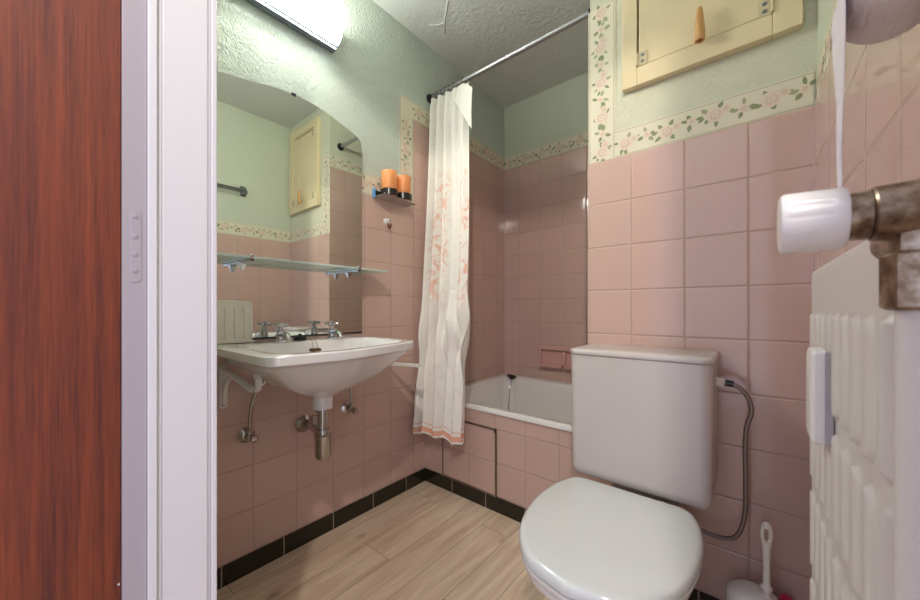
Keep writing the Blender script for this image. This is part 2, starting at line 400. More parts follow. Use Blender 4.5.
# left wall: tile skin below and in the bath corner, wallpaper above
b = MB()
b.box(XL-.08, YD0, 0, XL-.006, 2.15, ZC+.02, 0)
b.box(XL-.006, YD1, 0, XL, 1.222, ZT1, 1)
b.box(XL-.006, 1.222, 0, XL, YB+.01, ZT2, 1)
b.box(XL-.006, YD1, ZT1, XL-.0035, 1.222, ZC, 0)
b.box(XL-.006, 1.222, ZT2, XL-.0035, YB+.01, ZC, 0)
struct(b.build('wall_left', [M['green'], M['tile_yz']], smooth=False), 'left wall with pink tiles below and pale green textured paper above', 'wall')
# back wall of the alcove
b = MB()
b.box(XL-.08, YB+.006, 0, XE+.06, YB+.08, ZC+.02, 0)
b.box(XL, YB, .40, XE, YB+.006, ZT2, 1)
struct(b.build('wall_back', [M['green_smooth'], M['tile_back']], smooth=False), 'far wall of the bath alcove with pink tiles below pale green paint', 'wall')
# boxed-out wall behind the toilet
b = MB()
b.box(XE+.006, YT+.006, 0, XR+.12, YB+.006, ZC+.02, 0)
b.box(XE, YT, 0, XR, YT+.006, ZT1, 1)                       # front tiles
b.box(XE, YT+.006, 0, XE+.006, YB, ZT2, 2)                  # tiles on the side facing the bath
struct(b.build('wall_toilet', [M['green_warm'], M['tile_xz'], M['tile_yz']], smooth=False), 'boxed-out wall behind the toilet with pink tiles and pale green paper', 'wall')
# right wall
b = MB()
b.box(XR+.006, YD0, 0, XR+.12, YT+.02, ZC+.02, 0)
b.box(XR, YD1, 0, XR+.006, YT, ZT1, 1)
struct(b.build('wall_right', [M['green_smooth'], M['tile_right']], smooth=False), 'right wall with glossy pink tiles and pale green paint above', 'wall')
# door wall with an opening
b = MB()
b.box(XL-.08, YD0, 0, -.64, YD1, ZC+.02); b.box(.085, YD0, 0, XR+.12, YD1, ZC+.02); b.box(-.64, YD0, 2.12, .085, YD1, ZC+.02)
struct(b.build('wall_door', M['green_smooth'], smooth=False), 'wall holding the bathroom doorway', 'wall')
# frame of the doorway: stepped lining as in the photo
fr = MB()
def lining(sx, xa):
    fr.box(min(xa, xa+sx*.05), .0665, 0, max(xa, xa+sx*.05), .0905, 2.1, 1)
    xs = xa - sx*.004
    fr.box(min(xs, xa+sx*.05), .0905, 0, max(xs, xa+sx*.05), .1000, 2.1)
    fr.box(min(xa+sx*.001, xa+sx*.05), .1000, 0, max(xa+sx*.001, xa+sx*.05), .1055, 2.1)
    fr.box(min(xa-sx*.001, xa+sx*.05), .1055, 0, max(xa-sx*.001, xa+sx*.05), .1560, 2.1)
    fr.box(min(xa+sx*.002, xa+sx*.05), .1560, 0, max(xa+sx*.002, xa+sx*.05), .1600, 2.1)
    fr.box(min(xa-sx*.003, xa+sx*.05), .1600, 0, max(xa-sx*.003, xa+sx*.05), .1668, 2.1)
lining(-1, -.6); lining(1, .088)
fr.box(-.6, .0665, 2.06, .088, .169, 2.1)
frame = struct(fr.build('trim_1', [M['white_paint'], M['shaded_paint']], bevel=.0012), 'white painted door frame at the left edge of the bathroom', 'door frame')
b = MB()
ring = rrect(.0745, .934, .0850, 1.0285, [.006, .0015, .0015, .006])
b.loft([[(-.6005, y, z) for y, z in ring], [(-.5992, y, z) for y, z in ring]])
hp = b.build('hinge_plate', M['shaded_paint'], frame, bevel=.0004)
for k, z in enumerate((1.018, .9925, .970, .949)):
    s_ = MB(); s_.lathe([(0, .0036), (.0007, .0034), (.001, .0026)], (-.5992, .0785, z), (1, 0, 0), 16)
    a = .6+k*.9
    s_.box(-.5984, .0785-.0030, z-.0003, -.5980, .0785+.0030, z+.0003)
    s_.build('screw', M['shaded_paint'], hp)

# open brown door beside the frame
d = MB(); d.box(-.642, -.60, .012, -.5995, .0660, 2.06)
door = struct(d.build('door_1', M['brown_wood'], bevel=.001), 'open red brown veneered door at the far left edge', 'door')
d = MB(); d.lathe([(0, .0012), (.0006, .001)], (-.5995, .0640, .561), (1, 0, 0), 12); part(d.build('paint_chip', M['white_paint'], door), 'fleck of white paint on the door edge')

# black skirting tiles
b = MB(); b.box(XL, YD1, 0, XL+.007, YF, Z0); struct(b.build('baseboard_left', M['black_yz'], smooth=False), 'black tiled skirting along the left wall', 'skirting')
b = MB(); b.box(XL+.007, YF-.007, 0, XE+.05, YF, Z0-.0005); struct(b.build('baseboard_bath', M['black_xz'], smooth=False), 'black tiled skirting along the foot of the bath front', 'skirting')
b = MB(); b.box(XE, YT-.007, 0, XR, YT, Z0); struct(b.build('baseboard_toilet', M['black_xz'], smooth=False), 'black tiled skirting behind the toilet', 'skirting')

# ------------------------------------------------------------------ flower border paper
def border(name, label, O, U, V, L, W=.092, m0=0., m1=0., phase=0):
    """cream paper strip: O corner, U along, V across (up/outwards); m0/m1 mitre shifts at the V=W side"""
    O, U, V = Vector(O), Vector(U), Vector(V); Nn = U.cross(V)
    nrm = border.n if border.n else Nn
    mb = MB(); th = .0016
    P = lambda s, t, h=0: O + U*s + V*t + nrm*h
    a = [P(0, 0), P(L, 0), P(L+m1, W), P(m0, W)]; c = [p + nrm*th for p in a]
    mb.add(a + c, [(0,1,2,3), (4,5,6,7), (0,1,5,4), (1,2,6,5), (2,3,7,6), (3,0,4,7)], 0)
    lw = .0016
    def e(t): return m0*t/W, L + m1*t/W
    for t0 in (.0045, W-.0065):
        s0, s1 = e(t0)
        mb.add([P(s0, t0, th+.0003), P(s1, t0, th+.0003), P(s1, t0+lw, th+.0003), P(s0, t0+lw, th+.0003)], [(0,1,2,3)], 1)
    rnd = random.Random(int(phase*1000)+7)
    lim0 = max(0, m0); lim1 = L + min(0, m1)
    def ok(s): return lim0+.008 < s < lim1-.008
    cnt = [0]
    def leaf(s, t, ang, ln, wd, mi, h):
        if not ok(s): return
        cnt[0] = (cnt[0]+1) % 9; h += .00003*cnt[0]
        ca, sa = math.cos(ang), math.sin(ang); pts = []
        for k in range(5): q = k/4; pts.append((q*ln, wd*math.sin(PI*q)))
        for k in range(3, 0, -1): q = k/4; pts.append((q*ln, -wd*math.sin(PI*q)))
        mb.add([P(s+x*ca-y*sa, t+x*sa+y*ca, h) for x, y in pts], [tuple(range(len(pts)))], mi)
    def blob(s, t, r, mi, h, wob=.11, lobes=7):
        if not ok(s): return
        cnt[0] = (cnt[0]+1) % 9; h += .00003*cnt[0]
        ph = rnd.random()*6
        mb.add([P(s+r*(1+wob*math.cos(lobes*x+ph))*math.cos(x), t+r*(1+wob*math.cos(lobes*x+ph))*math.sin(x), h) for x in [2*PI*i/20 for i in range(20)]], [tuple(range(20))], mi)
    s = .030; i = 0
    while s < L-.012:
        big = i % 2 == 0
        tc = W*.5 + rnd.uniform(-.006, .006)
        h = th+.0004
        nl = 5 if big else 4
        for k in range(nl):
            ang = 2*PI*k/nl + rnd.uniform(-.5, .5)
            rr = .017 if big else .009
            leaf(s+math.cos(ang)*rr, tc+math.sin(ang)*rr*.8, ang+rnd.uniform(-.4, .4), rnd.uniform(.016, .026), rnd.uniform(.0045, .0072), 2 if rnd.random() < .65 else 3, h)
        if big:
            blob(s, tc, .0215, 4, h+.0003); blob(s+.002, tc-.001, .0145, 5, h+.0006, .12, 6); blob(s+.001, tc+.001, .0085, 4, h+.0009, .15, 5); blob(s+.001, tc, .004, 5, h+.0012, .15, 4)
            blob(s+.027, tc+.009, .013, 4, h+.0003); blob(s+.027, tc+.009, .0075, 5, h+.0006, .15, 5)
        else:
            blob(s, tc, .012, 4, h+.0003); blob(s, tc, .0065, 5, h+.0006, .15, 5)
            leaf(s+.015, tc-.010, .5, .020, .005, 2, h); leaf(s-.020, tc+.008, 3.6, .016, .004, 3, h)
        s += .066 if big else .056; i += 1
    struct(mb.build(name, [M['b_cream'], M['b_line'], M['b_leaf'], M['b_leaf2'], M['b_rose'], M['b_rose2']], smooth=False), label, 'wallpaper border')
W = .092; ZB1 = ZT1; ZB2 = ZT2
border.n = Vector((1, 0, 0))
xl = XL-.0034
border('trim_2', 'cream flower border above the tiles between mirror and candle holder', (xl, YD1, ZB1), (0,1,0), (0,0,1), 1.1305-YD1, phase=.1)
border('trim_3', 'upright cream flower border at left of the shower curtain', (xl, 1.2225, ZB1), (0,0,1), (0,-1,0), ZT2-ZB1, m0=0, m1=W, phase=.2)
border('trim_4', 'cream flower border on the left wall of the bath alcove', (xl, 1.2225, ZB2), (0,1,0), (0,0,1), YB-1.2225, m0=-W, phase=.3)
border.n = Vector((0, -1, 0))
border('trim_5', 'cream flower border on the far wall of the bath alcove', (XL, YB+.0055, ZB2), (1,0,0), (0,0,1), XE-XL, phase=.4)
border('trim_6', 'cream flower border above the tiles behind the toilet', (XE+W, YT+.0055, ZB1), (1,0,0), (0,0,1), XR-XE-W, phase=.54)
border('trim_7', 'upright cream flower border beside the painted hatch', (XE+.0005, YT+.0055, ZB1), (0,0,1), (1,0,0), ZB2+W-ZB1, m1=-W*0, phase=.61)
border.n = Vector((-1, 0, 0))
border('trim_8', 'cream flower border on the side of the boxed-out wall facing the bath', (XE+.0055, YT+.006, ZB2), (0,1,0), (0,0,1), YB-YT-.01, phase=.7)
border('trim_9', 'cream flower border on the right wall', (XR+.0055, YD1, ZB1), (0,1,0), (0,0,1), YT-YD1-.001, phase=.8)

# ------------------------------------------------------------------ bath
b = MB()
b.box(XL, YF, 0, XE, YF+.03, .432)
apron = struct(b.build('wall_bath_front', M['tile_apron'], smooth=False), 'low pink tiled front of the bath', 'wall')
t = thing('access_panel', (-1.033, YF, .066), 'tiled access panel in a dull metal frame under the bath', 'panel')
px0, px1, pz0, pz1 = -1.195, -.870, .0655, .3645
b = MB(); b.box(px0+.006, YF-.004, pz0+.005, px1-.006, YF-.0004, pz1-.005); b.build('tiled_leaf', M['tile_panel'], t, smooth=False)
b = MB()
for q in ((px0, pz0, px0+.006, pz1), (px1-.007, pz0, px1+.001, pz1), (px0, pz0-.002, px1, pz0+.004), (px0, pz1-.005, px1, pz1+.002)):
    b.box(q[0], YF-.0075, q[1], q[2], YF-.0003, q[3])
b.build('metal_frame', M['alu'], t, bevel=.001)
b = MB(); b.cyl((px1-.004, YF-.0105, pz1-.004), (px1-.004, YF-.0074, pz1-.004), .004, 12); b.box(px1-.008, YF-.0095, pz1-.014, px1-.001, YF-.0074, pz1+.001); b.build('catch', M['dark_steel'], t)

bt = thing('bathtub', (-.884, 1.70, .43), 'white enamelled short bathtub behind the pink tiled front', 'bathtub')
x0, x1, y0, y1 = XL+.001, XE-.001, YF-.006, YB-.001
def ring(ix, iy0, iy1, r, z, n=8): return [(x, y, z) for x, y in rrect(x0+ix, y0+iy0, x1-ix, y1-iy1, r, n)]
b = MB()
b.loft([ring(0, 0, 0, .004, .432), ring(0, 0, 0, .006, .447), ring(.003, .003, .002, .008, .454), ring(.05, .024, .062, .05, .455), ring(.058, .030, .070, .055, .451),
        ring(.064, .036, .078, .06, .437), ring(.085, .05, .10, .08, .30), ring(.11, .075, .125, .09, .14), ring(.16, .12, .18, .08, .112)], cap0=False)
b.build('tub', M['enamel'], bt, angle=50)
b = MB(); b.lathe([(0, .017), (.006, .017), (.010, .011), (.018, .009)], (-1.206, 1.985, .447), (0, 0, 1), 20)
b.lathe([(0, .008), (.05, .007), (.056, .004)], (-1.236, 1.985, .463), (1, 0, 0), 14)
b.box(-1.236, 1.972, .457, -1.179, 1.998, .463)
b.build('plug_holder', M['dark_steel'], bt)
b = MB()
for k in range(30): 
    z = .448 - k*.0072
    b.lathe([(-.0036, .0009), (-.002, .0021), (.002, .0021), (.0036, .0009)], (-1.200, 1.965-k*.0012, z), (0, 0, 1), 8)
b.tube([(-1.200, 1.965, .448), (-1.200, 1.930, .232)], .0011, 6)
b.build('chain', M['dark_steel'], bt)
b = MB(); b.lathe([(0, .022), (.006, .024), (.010, .016), (.014, .005)], (-1.200, 1.929, .222), (0, -.15, 1), 24); b.build('plug', M['black'], bt)

# pink soap dish let into the far wall
t = thing('soap_dish', (-.93, YB-.03, .52), 'pink ceramic double soap dish on the alcove wall', 'soap dish')
sx0, sx1, sz0, sz1 = -1.043, -.80, .540, .672
b = MB()
b.box(sx0, YB-.040, sz1-.026, sx1, YB+.0012, sz1)
b.box(sx0, YB-.012, sz0, sx1, YB+.0012, sz1-.026)
b.box(sx0, YB-.034, sz0+.016, sx0+.016, YB-.012, sz1-.026); b.box(sx1-.016, YB-.034, sz0+.016, sx1, YB-.012, sz1-.026)
b.box(-.883, YB-.034, sz0+.016, -.868, YB-.012, sz1-.026)
b.build('body', M['pink_glaze'], t, bevel=.004, seg=3)
for xa, xb in ((sx0+.003, -.8835), (-.8675, sx1-.003)):
    b = MB(); b.box(xa, YB-.052, sz0, xb, YB-.0118, sz0+.016)
    n = int((xb-xa)/.018)
    for k in range(n): b.lathe([(0, .005), (.006, .004), (.009, .002)], (xa+.012+k*.018, YB-.040, sz0+.0155), (0, 0, 1), 10)
    b.build('tray', M['pink_glaze'], t, bevel=.003)

# ------------------------------------------------------------------ rod and curtain
RY, RZ = 1.337, 2.022
t = thing('curtain_rod', (-.9, RY, RZ), 'grey steel shower curtain rod spanning the bath alcove', 'curtain rod')
b = MB(); b.cyl((XL+.0005, RY, RZ), (XE-.0005, RY, RZ), .0115, 24); b.build('rod', M['rod'], t)
for xa, sg in ((XL, 1), (XE, -1)):
    b = MB(); b.lathe([(.0003, .024), (.006, .024), (.010, .016), (.022, .0155), (.024, .0116)], (xa, RY, RZ), (sg, 0, 0), 24); b.build('flange', M['dark_steel'], t)

cu = thing('shower_curtain', (-1.16, 1.30, .27), 'ivory shower curtain with orange flower print bunched at the left wall', 'curtain')
mb = MB(); NU, NV = 150, 70
HT = 1.715
uvs = []
def cpoint(u, v):
    # u 0..1 across, v 0 (top) .. 1 (hem)
    xa = -1.309 + .0*v; xb = -1.040 + .052*v + .012*math.sin(PI*v)
    x = xa + (xb-xa)*u
    amp = (.017 + .012*v)
    ph = 2*PI*5.6*u**.92
    fold = math.sin(ph + .8*math.sin(2.4*v+.6) + .5*v*u) + .35*math.sin(2*ph + 1.1 + 2*v)
    y = 1.325 - .010*v - .085*v**1.6 + amp*fold*(.8+.35*math.sin(5*u+1))
    y -= .012*max(0, v-.5)*math.sin(9*u+7*v)
    z = 2.000 - v*(HT+(.016*math.sin(ph*.5+.4)+.010*math.sin(ph+1.))*v)
    x += .010*math.sin(ph+1.4)*(.4+.6*v)
    # crumples at mid-height
    q = math.exp(-((v-.72)/.10)**2)
    y += .020*q*math.sin(11*u+24*v) + .008*q*math.sin(29*u-31*v); x += .008*q*math.sin(19*v+9*u)
    if v < .04: y += (RY-.0-y)*(1-v/.04)*.25
    return Vector((min(max(x, XL+.006), 2), min(y, YF-.012) if z < .47 else y, z))
vs = [cpoint(i/NU, j/NV) for j in range(NV+1) for i in range(NU+1)]
fs = [(j*(NU+1)+i, j*(NU+1)+i+1, (j+1)*(NU+1)+i+1, (j+1)*(NU+1)+i) for j in range(NV) for i in range(NU)]
mb.add(vs, fs)
cl = mb.build('cloth', M['curtain'], cu, angle=180)
uvl = cl.data.uv_layers.new(name='UVMap')
for p in cl.data.polygons:
    for li in p.loop_indices:
        vi = cl.data.loops[li].vertex_index; j, i = divmod(vi, NU+1)
        uvl.data[li].uv = (i/NU*1.2, (1-j/NV)*HT)
# turned-over corner at the top right
mb = MB(); K = 14
vs = []
for j in range(K+1):
    for i in range(K+1):
        a, c = i/K, j/K
        # triangle-like flap hanging from the right end of the heading
        wv = .014*math.sin(3.2*a+2.0*c)
        x = -1.112 + .105*a - .016*c + .030*a*c
        y = 1.318 - .022*math.sin(PI*a*.8) - .014*c + wv*.8
        z = 1.992 - .050*a*a - (.060+.150*a)*c
        vs.append((x, y, z))
mb.add(vs, [(j*(K+1)+i, j*(K+1)+i+1, (j+1)*(K+1)+i+1, (j+1)*(K+1)+i) for j in range(K) for i in range(K)])
fp = mb.build('turned_corner', M['curtain'], cu, angle=180)
uvl = fp.data.uv_layers.new(name='UVMap')
for p in fp.data.polygons:
    for li in p.loop_indices:
        vi = fp.data.loops[li].vertex_index; j, i = divmod(vi, K+1); uvl.data[li].uv = (i/K*.1, 1.6+j/K*.05)
for k, x in enumerate((-1.285, -1.262, -1.245, -1.222, -1.196, -1.170, -1.140, -1.085)):
    b = MB(); cc = Vector((x, RY, RZ-.004))
    pts = [cc + Vector((.004*math.sin(a), .0165*math.sin(a), .0165*math.cos(a)+.0)) for a in [2*PI*i/20 for i in range(20)]] 
    b.tube(pts + [pts[0]], .0014, 6); b.build('ring', M['dark_steel'], cu)

# ------------------------------------------------------------------ mirror
MX = XL + .0005
t = thing('mirror', (MX, .62, .79), 'frameless wall mirror with an arched top above the washbasin', 'mirror')
ot = [(.30, 1.640), (.368, 1.663), (.42, 1.673), (.474, 1.682), (.54, 1.697), (.612, 1.704), (.68, 1.702), (.74, 1.692), (.775, 1.683), (.82, 1.671), (.864, 1.657), (.893, 1.643), (.907, 1.622), (.911, 1.600)]
ot = [(p.x, p.y) for p in catmull([Vector((a, c, 0)) for a, c in ot], 5)]
ol = [(.30, .795), (.911, .795)]
poly = ol + list(reversed(ot))
bk = MB()
bk.loft([[(MX+.0002, y, z) for y, z in poly], [(MX+.0045, y, z) for y, z in poly]], True, False)
bk.build('backing', M['mirror_edge'], t, smooth=False)
g = MB(); g.add([(MX+.0046, y, max(z, .802)) for y, z in poly], [tuple(range(len(poly)))]); g.build('silvered_glass', M['mirror'], t, smooth=False)
for yy, zz in ((.612, 1.704),):
    b = MB(); b.box(MX+.0002, yy-.008, zz-.006, MX+.0075, yy+.008, zz+.004); b.build('clip', M['dark_steel'], t, bevel=.001)

# ------------------------------------------------------------------ lamp above the mirror
t = thing('wall_lamp', (XL, .62, 1.93), 'lit oblong wall lamp above the mirror', 'lamp')
ly0, ly1, lz0, lz1, lx = .405, .770, 1.955, 2.045, XL+.075
prof = [(XL-.003, lz0-.004), (lx-.03, lz0-.004), (lx, lz0+.022), (lx, lz1), (XL-.003, lz1)]
b = MB(); b.box(XL-.0033, ly0-.004, lz0-.004, XL+.012, ly1+.004, lz1+.004); b.box(XL+.0, ly0, lz0-.007, XL+.030, ly1, lz0-.001); b.box(lx-.037, ly0, lz0-.007, lx-.027, ly1, lz0+.004)
b.build('housing', M['grey_metal'], t, bevel=.001)
b = MB(); dp = [(XL+.012, lz0), (lx-.031, lz0), (lx-.003, lz0+.024), (lx-.003, lz1-.004), (XL+.012, lz1-.004)]
b.loft([[(x, ly0+.001, z) for x, z in dp], [(x, ly1-.001, z) for x, z in dp]]); b.build('diffuser', M['lamp'], t, smooth=False)
for ya in (ly0-.005, ly1):
    b = MB(); b.loft([[(x, ya, z) for x, z in prof], [(x, ya+.005, z) for x, z in prof]]); b.build('end_cap', M['grey_metal'], t, bevel=.0008)

# ------------------------------------------------------------------ glass shelf
t = thing('glass_shelf', (XL, .62, 1.05), 'greenish glass shelf on chrome brackets across the mirror', 'shelf')
b = MB()
ring_ = rrect(MX+.012, .29, MX+.125, .968, [.012, .012, .004, .004])
b.loft([[(x, y, 1.0585) for x, y in ring_], [(x, y, 1.0655) for x, y in ring_]])
b.build('glass_panel', M['glass'], t, bevel=.001)
for yy in (.425, .815):
    b = MB()
    b.box(MX+.0047, yy-.006, 1.0495, MX+.130, yy+.006, 1.0578)
    b.box(MX+.124, yy-.006, 1.0495, MX+.130, yy+.006, 1.0695)
    b.box(MX+.10, yy-.006, 1.0660, MX+.130, yy+.006, 1.0700)
    b.loft([[(MX+.040, yy-.011, 1.0494), (MX+.062, yy-.011, 1.0494), (MX+.062, yy+.011, 1.0494), (MX+.040, yy+.011, 1.0494)],
            [(MX+.049, yy-.004, 1.026), (MX+.054, yy-.004, 1.026), (MX+.054, yy+.004, 1.026), (MX+.049, yy+.004, 1.026)]])
    b.build('bracket', M['chrome'], t, bevel=.0015)

# ------------------------------------------------------------------ washbasin
wb = thing('washbasin', (-1.09, .61, .57), 'white ceramic wall-hung washbasin under the mirror', 'washbasin')
BX = XL + .001
outer = [(BX, .335), (-1.10, .335), (-.905, .338), (-.872, .345), (-.858, .362), (-.848, .43), (-.838, .52), (-.846, .60), (-.862, .68), (-.880, .75), (-.896, .81), (-.912, .845), (-.945, .866), (-1.02, .878), (-1.15, .884), (BX, .886)]
def polar(poly, c, n):
    out = []
    for k in range(n):
        a = 2*PI*k/n; d_ = (math.cos(a), math.sin(a)); best = None
        for i in range(len(poly)):
            p, q = poly[i], poly[(i+1) % len(poly)]
            ex, ey = q[0]-p[0], q[1]-p[1]; den = d_[0]*ey - d_[1]*ex
            if abs(den) < 1e-9: continue
            tt = ((p[0]-c[0])*ey - (p[1]-c[1])*ex)/den; uu = ((p[0]-c[0])*d_[1] - (p[1]-c[1])*d_[0])/den
            if tt > 0 and -1e-6 <= uu <= 1+1e-6: best = tt if best is None else max(best, tt)
        out.append((c[0]+d_[0]*best, c[1]+d_[1]*best))
    return out
NB = 144; BC = (-1.075, .610)
op = polar(outer, BC, NB)
inner = [(-1.205, .455), (-1.19, .415), (-1.15, .393), (-1.02, .384), (-.925, .390), (-.895, .405), (-.880, .46), (-.871, .53), (-.878, .60), (-.893, .69), (-.912, .76), (-.935, .805), (-.97, .825), (-1.05, .834), (-1.15, .828), (-1.19, .806), (-1.205, .766), (-1.212, .61)]
ip = polar(inner, BC, NB)
def mixr(a, c, f, z): return [(p[0]+(q[0]-p[0])*f, p[1]+(q[1]-p[1])*f, z) for p, q in zip(a, c)]
def scale(a, c, f, z): return [(c[0]+(p[0]-c[0])*f, c[1]+(p[1]-c[1])*f, z) for p in a]
DC = (-1.10, .608)
RZB = .789
stub = [(DC[0]+.032*math.cos(2*PI*k/NB), DC[1]+.032*math.sin(2*PI*k/NB)) for k in range(NB)]
def under(f, z): return mixr([(max(p[0], BX), p[1]) for p in op], stub, f, z)
b = MB()
rings = [[(p[0], p[1], .571) for p in stub], [(p[0], p[1], .610) for p in stub]]
for f, z in ((.90, .622), (.72, .640), (.55, .660), (.38, .688), (.22, .722), (.10, .750), (.045, .7605)): rings.append(under(f, z))
rings += [mixr(op, stub, .012, .7620), mixr(op, stub, 0, .7650), mixr(op, stub, 0, .785), mixr(op, ip, .12, RZB), mixr(op, ip, .8, RZB), mixr(op, ip, .92, RZB-.0008), mixr(op, ip, 1.0, RZB-.0035), scale(ip, DC, .985, RZB-.008)]
for f, z in ((.965, .772), (.94, .762), (.88, .738), (.75, .705), (.5, .675), (.2, .665), (.06, .661)): rings.append(scale(ip, DC, f, z))
b.loft(rings, True, True)
b.build('basin', M['ceramic'], wb, angle=38)
# overflow slot at the back of the bowl
b = MB()
rr = rrect(-.021, -.0045, .021, .0045, .0044, 5)
b.loft([[(-1.196, .630+y, .757+z) for y, z in rr], [(-1.186, .630+y, .755+z) for y, z in rr]])
b.build('overflow', M['overflow'], wb)
# two pillar taps
for i, yy in enumerate((.535, .727)):
    tx = -1.248
    tp = MB(); tp.lathe([(0, .022), (.004, .022), (.007, .015), (.030, .013), (.038, .012), (.040, .008)], (tx, yy, RZB-.0005), (0, 0, 1), 24)
    tap = tp.build('tap', M['chrome'], wb)
    s_ = MB(); s_.tube([(tx+.006, yy, RZB+.022), (tx+.028, yy, RZB+.024), (tx+.050, yy, RZB+.018), (tx+.060, yy, RZB+.006)], [.0125]*4, 14)
    pts = catmull([Vector(p) for p in ((tx+.004, yy, RZB+.024), (tx+.030, yy, RZB+.025), (tx+.052, yy, RZB+.019), (tx+.062, yy, RZB+.006))], 5)
    s_ = MB(); s_.tube(pts, [.0125-.003*k/(len(pts)-1) for k in range(len(pts))], 14); s_.build('spout', M['chrome'], tap)
    h_ = MB(); h_.cyl((tx, yy, RZB+.038), (tx, yy, RZB+.050), .008, 16)
    h_.lathe([(0, .010), (.004, .014), (.012, .0145), (.017, .009), (.018, .0)], (tx, yy, RZB+.047), (0, 0, 1), 20, cap1=False)
    for k in range(4):
        a = PI/4 + k*PI/2
        h_.lathe([(0, .007), (.016, .0068), (.024, .0052), (.026, .002)], (tx, yy, RZB+.056), (math.cos(a), math.sin(a), 0), 10)
    h_.build('handle', M['chrome'], tap)
# plug on its chain
b = MB(); b.lathe([(0, .021), (.008, .023), (.013, .019), (.016, .008), (.022, .006), (.024, .002)], (-1.243, .600, RZB), (0, 0, 1), 24); b.build('plug', M['black'], wb)
for dy in (-.007, .008):
    b = MB(); b.tube([(-1.238, .628+dy, RZB+.016), (-1.222, .632+dy, RZB+.012), (-1.205, .632+dy, RZB-.002), (-1.196, .632+dy, .765), (-1.185, .632+dy, .742)], .0013, 6, smooth=4); b.build('chain', M['chrome'], wb)

# ribbed white splash tray leaning on the mirror
t = thing('soap_tray', (-1.29, .40, RZB), 'ribbed white plastic tray standing upright at left end of washbasin', 'tray')
ty0, ty1, tz0, tz1, tx = .335, .466, RZB+.002, .929, MX+.008
b = MB(); rr = rrect(ty0, tz0, ty1, tz1, [.018, .018, .004, .004], 8)
rin = rrect(ty0+.006, tz0+.006, ty1-.006, tz1-.006, [.014, .014, .003, .003], 8)
b.loft([[(tx, y, z) for y, z in rr], [(tx+.010, y, z) for y, z in rr], [(tx+.012, y, z) for y, z in rin], [(tx+.009, y, z) for y, z in rrect(ty0+.009, tz0+.009, ty1-.009, tz1-.009, [.012, .012, .003, .003], 8)]])
b.build('plate', M['ivory_plastic'], t, angle=30)
for k in range(4):
    yy = ty0+.022+k*.0285
    b = MB(); b.tube([(tx+.009, yy, tz0+.012), (tx+.0115, yy, tz0+.02), (tx+.0115, yy, tz1-.030), (tx+.009, yy, tz1-.022)], .0032, 10); b.build('rib', M['ivory_plastic'], t)
b = MB(); b.lathe([(0, .009), (.010, .008), (.014, .003)], (tx+.009, ty1-.024, tz1-.030), (1, 0, 0), 16); b.build('knob', M['ivory_plastic'], t)
b = MB(); b.box(tx, ty0, RZB+.0005, tx+.022, ty1+.004, RZB+.0055); b.build('foot_ledge', M['ivory_plastic'], t, bevel=.0015)

# bottle trap
t = thing('bottle_trap', (DC[0], DC[1], .40), 'chrome bottle trap below the washbasin', 'drain trap')
b = MB(); b.cyl((*DC, .470), (*DC, .5705), .0165, 24); b.lathe([(0, .022), (.010, .022), (.012, .017)], (*DC, .560), (0, 0, 1), 24); b.build('tailpipe', M['dull_chrome'], t)
b = MB(); b.lathe([(0, .012), (.002, .020), (.012, .0255), (.066, .0262), (.070, .0285), (.080, .0285), (.084, .0225), (.100, .021), (.101, .017)], (*DC, .402), (0, 0, 1), 28); b.build('cup', M['dull_chrome'], t)
b = MB(); b.tube([(DC[0]-.015, .615, .474), (-1.18, .628, .474), (-1.235, .640, .478), (-1.26, .647, .470), (XL+.003, .652, .462)], .0145, 16, smooth=5)
b.lathe([(0, .019), (.014, .019)], (DC[0]-.022, .616, .474), (-1, .16, 0), 20); b.build('outlet_pipe', M['dull_chrome'], t)
b = MB(); b.cyl((-1.205, .634, .474), (-1.205, .634, .512), .008, 14); b.cyl((-1.205, .634, .508), (-1.205, .634, .518), .012, 14); b.build('vent_screw', M['dull_chrome'], t)
b = MB(); b.lathe([(.0003, .032), (.004, .033), (.010, .026), (.016, .019), (.024, .018)], (XL, .652, .462), (1, 0, 0), 28); b.build('wall_rose', M['dull_chrome'], t)

# two angle stop valves with pipes
def stop_valve(y, z, label, path):
    t = thing('stop_valve', (XL, y, z-.03), label, 'water valve', 'stop valves under the washbasin')
    b = MB(); b.lathe([(-.002, .026), (.004, .0265), (.010, .018), (.014, .012)], (XL, y, z), (1, 0, 0), 24); b.build('wall_rose', M['dull_chrome'], t)
    b = MB(); b.cyl((XL+.010, y, z), (XL+.046, y, z), .011, 16); b.cyl((XL+.034, y, z), (XL+.034, y, z+.026), .0085, 14); b.lathe([(0, .011), (.010, .011)], (XL+.034, y, z+.018), (0, 0, 1), 6); b.build('body', M['dull_chrome'], t)
    b = MB(); b.lathe([(0, .009), (.010, .013), (.022, .012), (.026, .006)], (XL+.044, y, z), (1, .25, -.1), 10); b.build('handle', M['dull_chrome'], t)
    b = MB(); b.tube([(XL+.034, y, z+.024)] + path, .0055, 12, smooth=6); b.build('supply_pipe', M['dull_chrome'], t)
stop_valve(.452, .473, 'chrome stop valve with curved pipe under left end of washbasin', [(XL+.036, .452, .53), (XL+.040, .456, .58), (XL+.052, .470, .632), (XL+.062, .490, .655), (XL+.068, .505, .668)])
stop_valve(.838, .480, 'chrome stop valve with straight pipe near the shower curtain', [(XL+.034, .838, .53), (XL+.034, .836, .60), (XL+.036, .830, .676)])

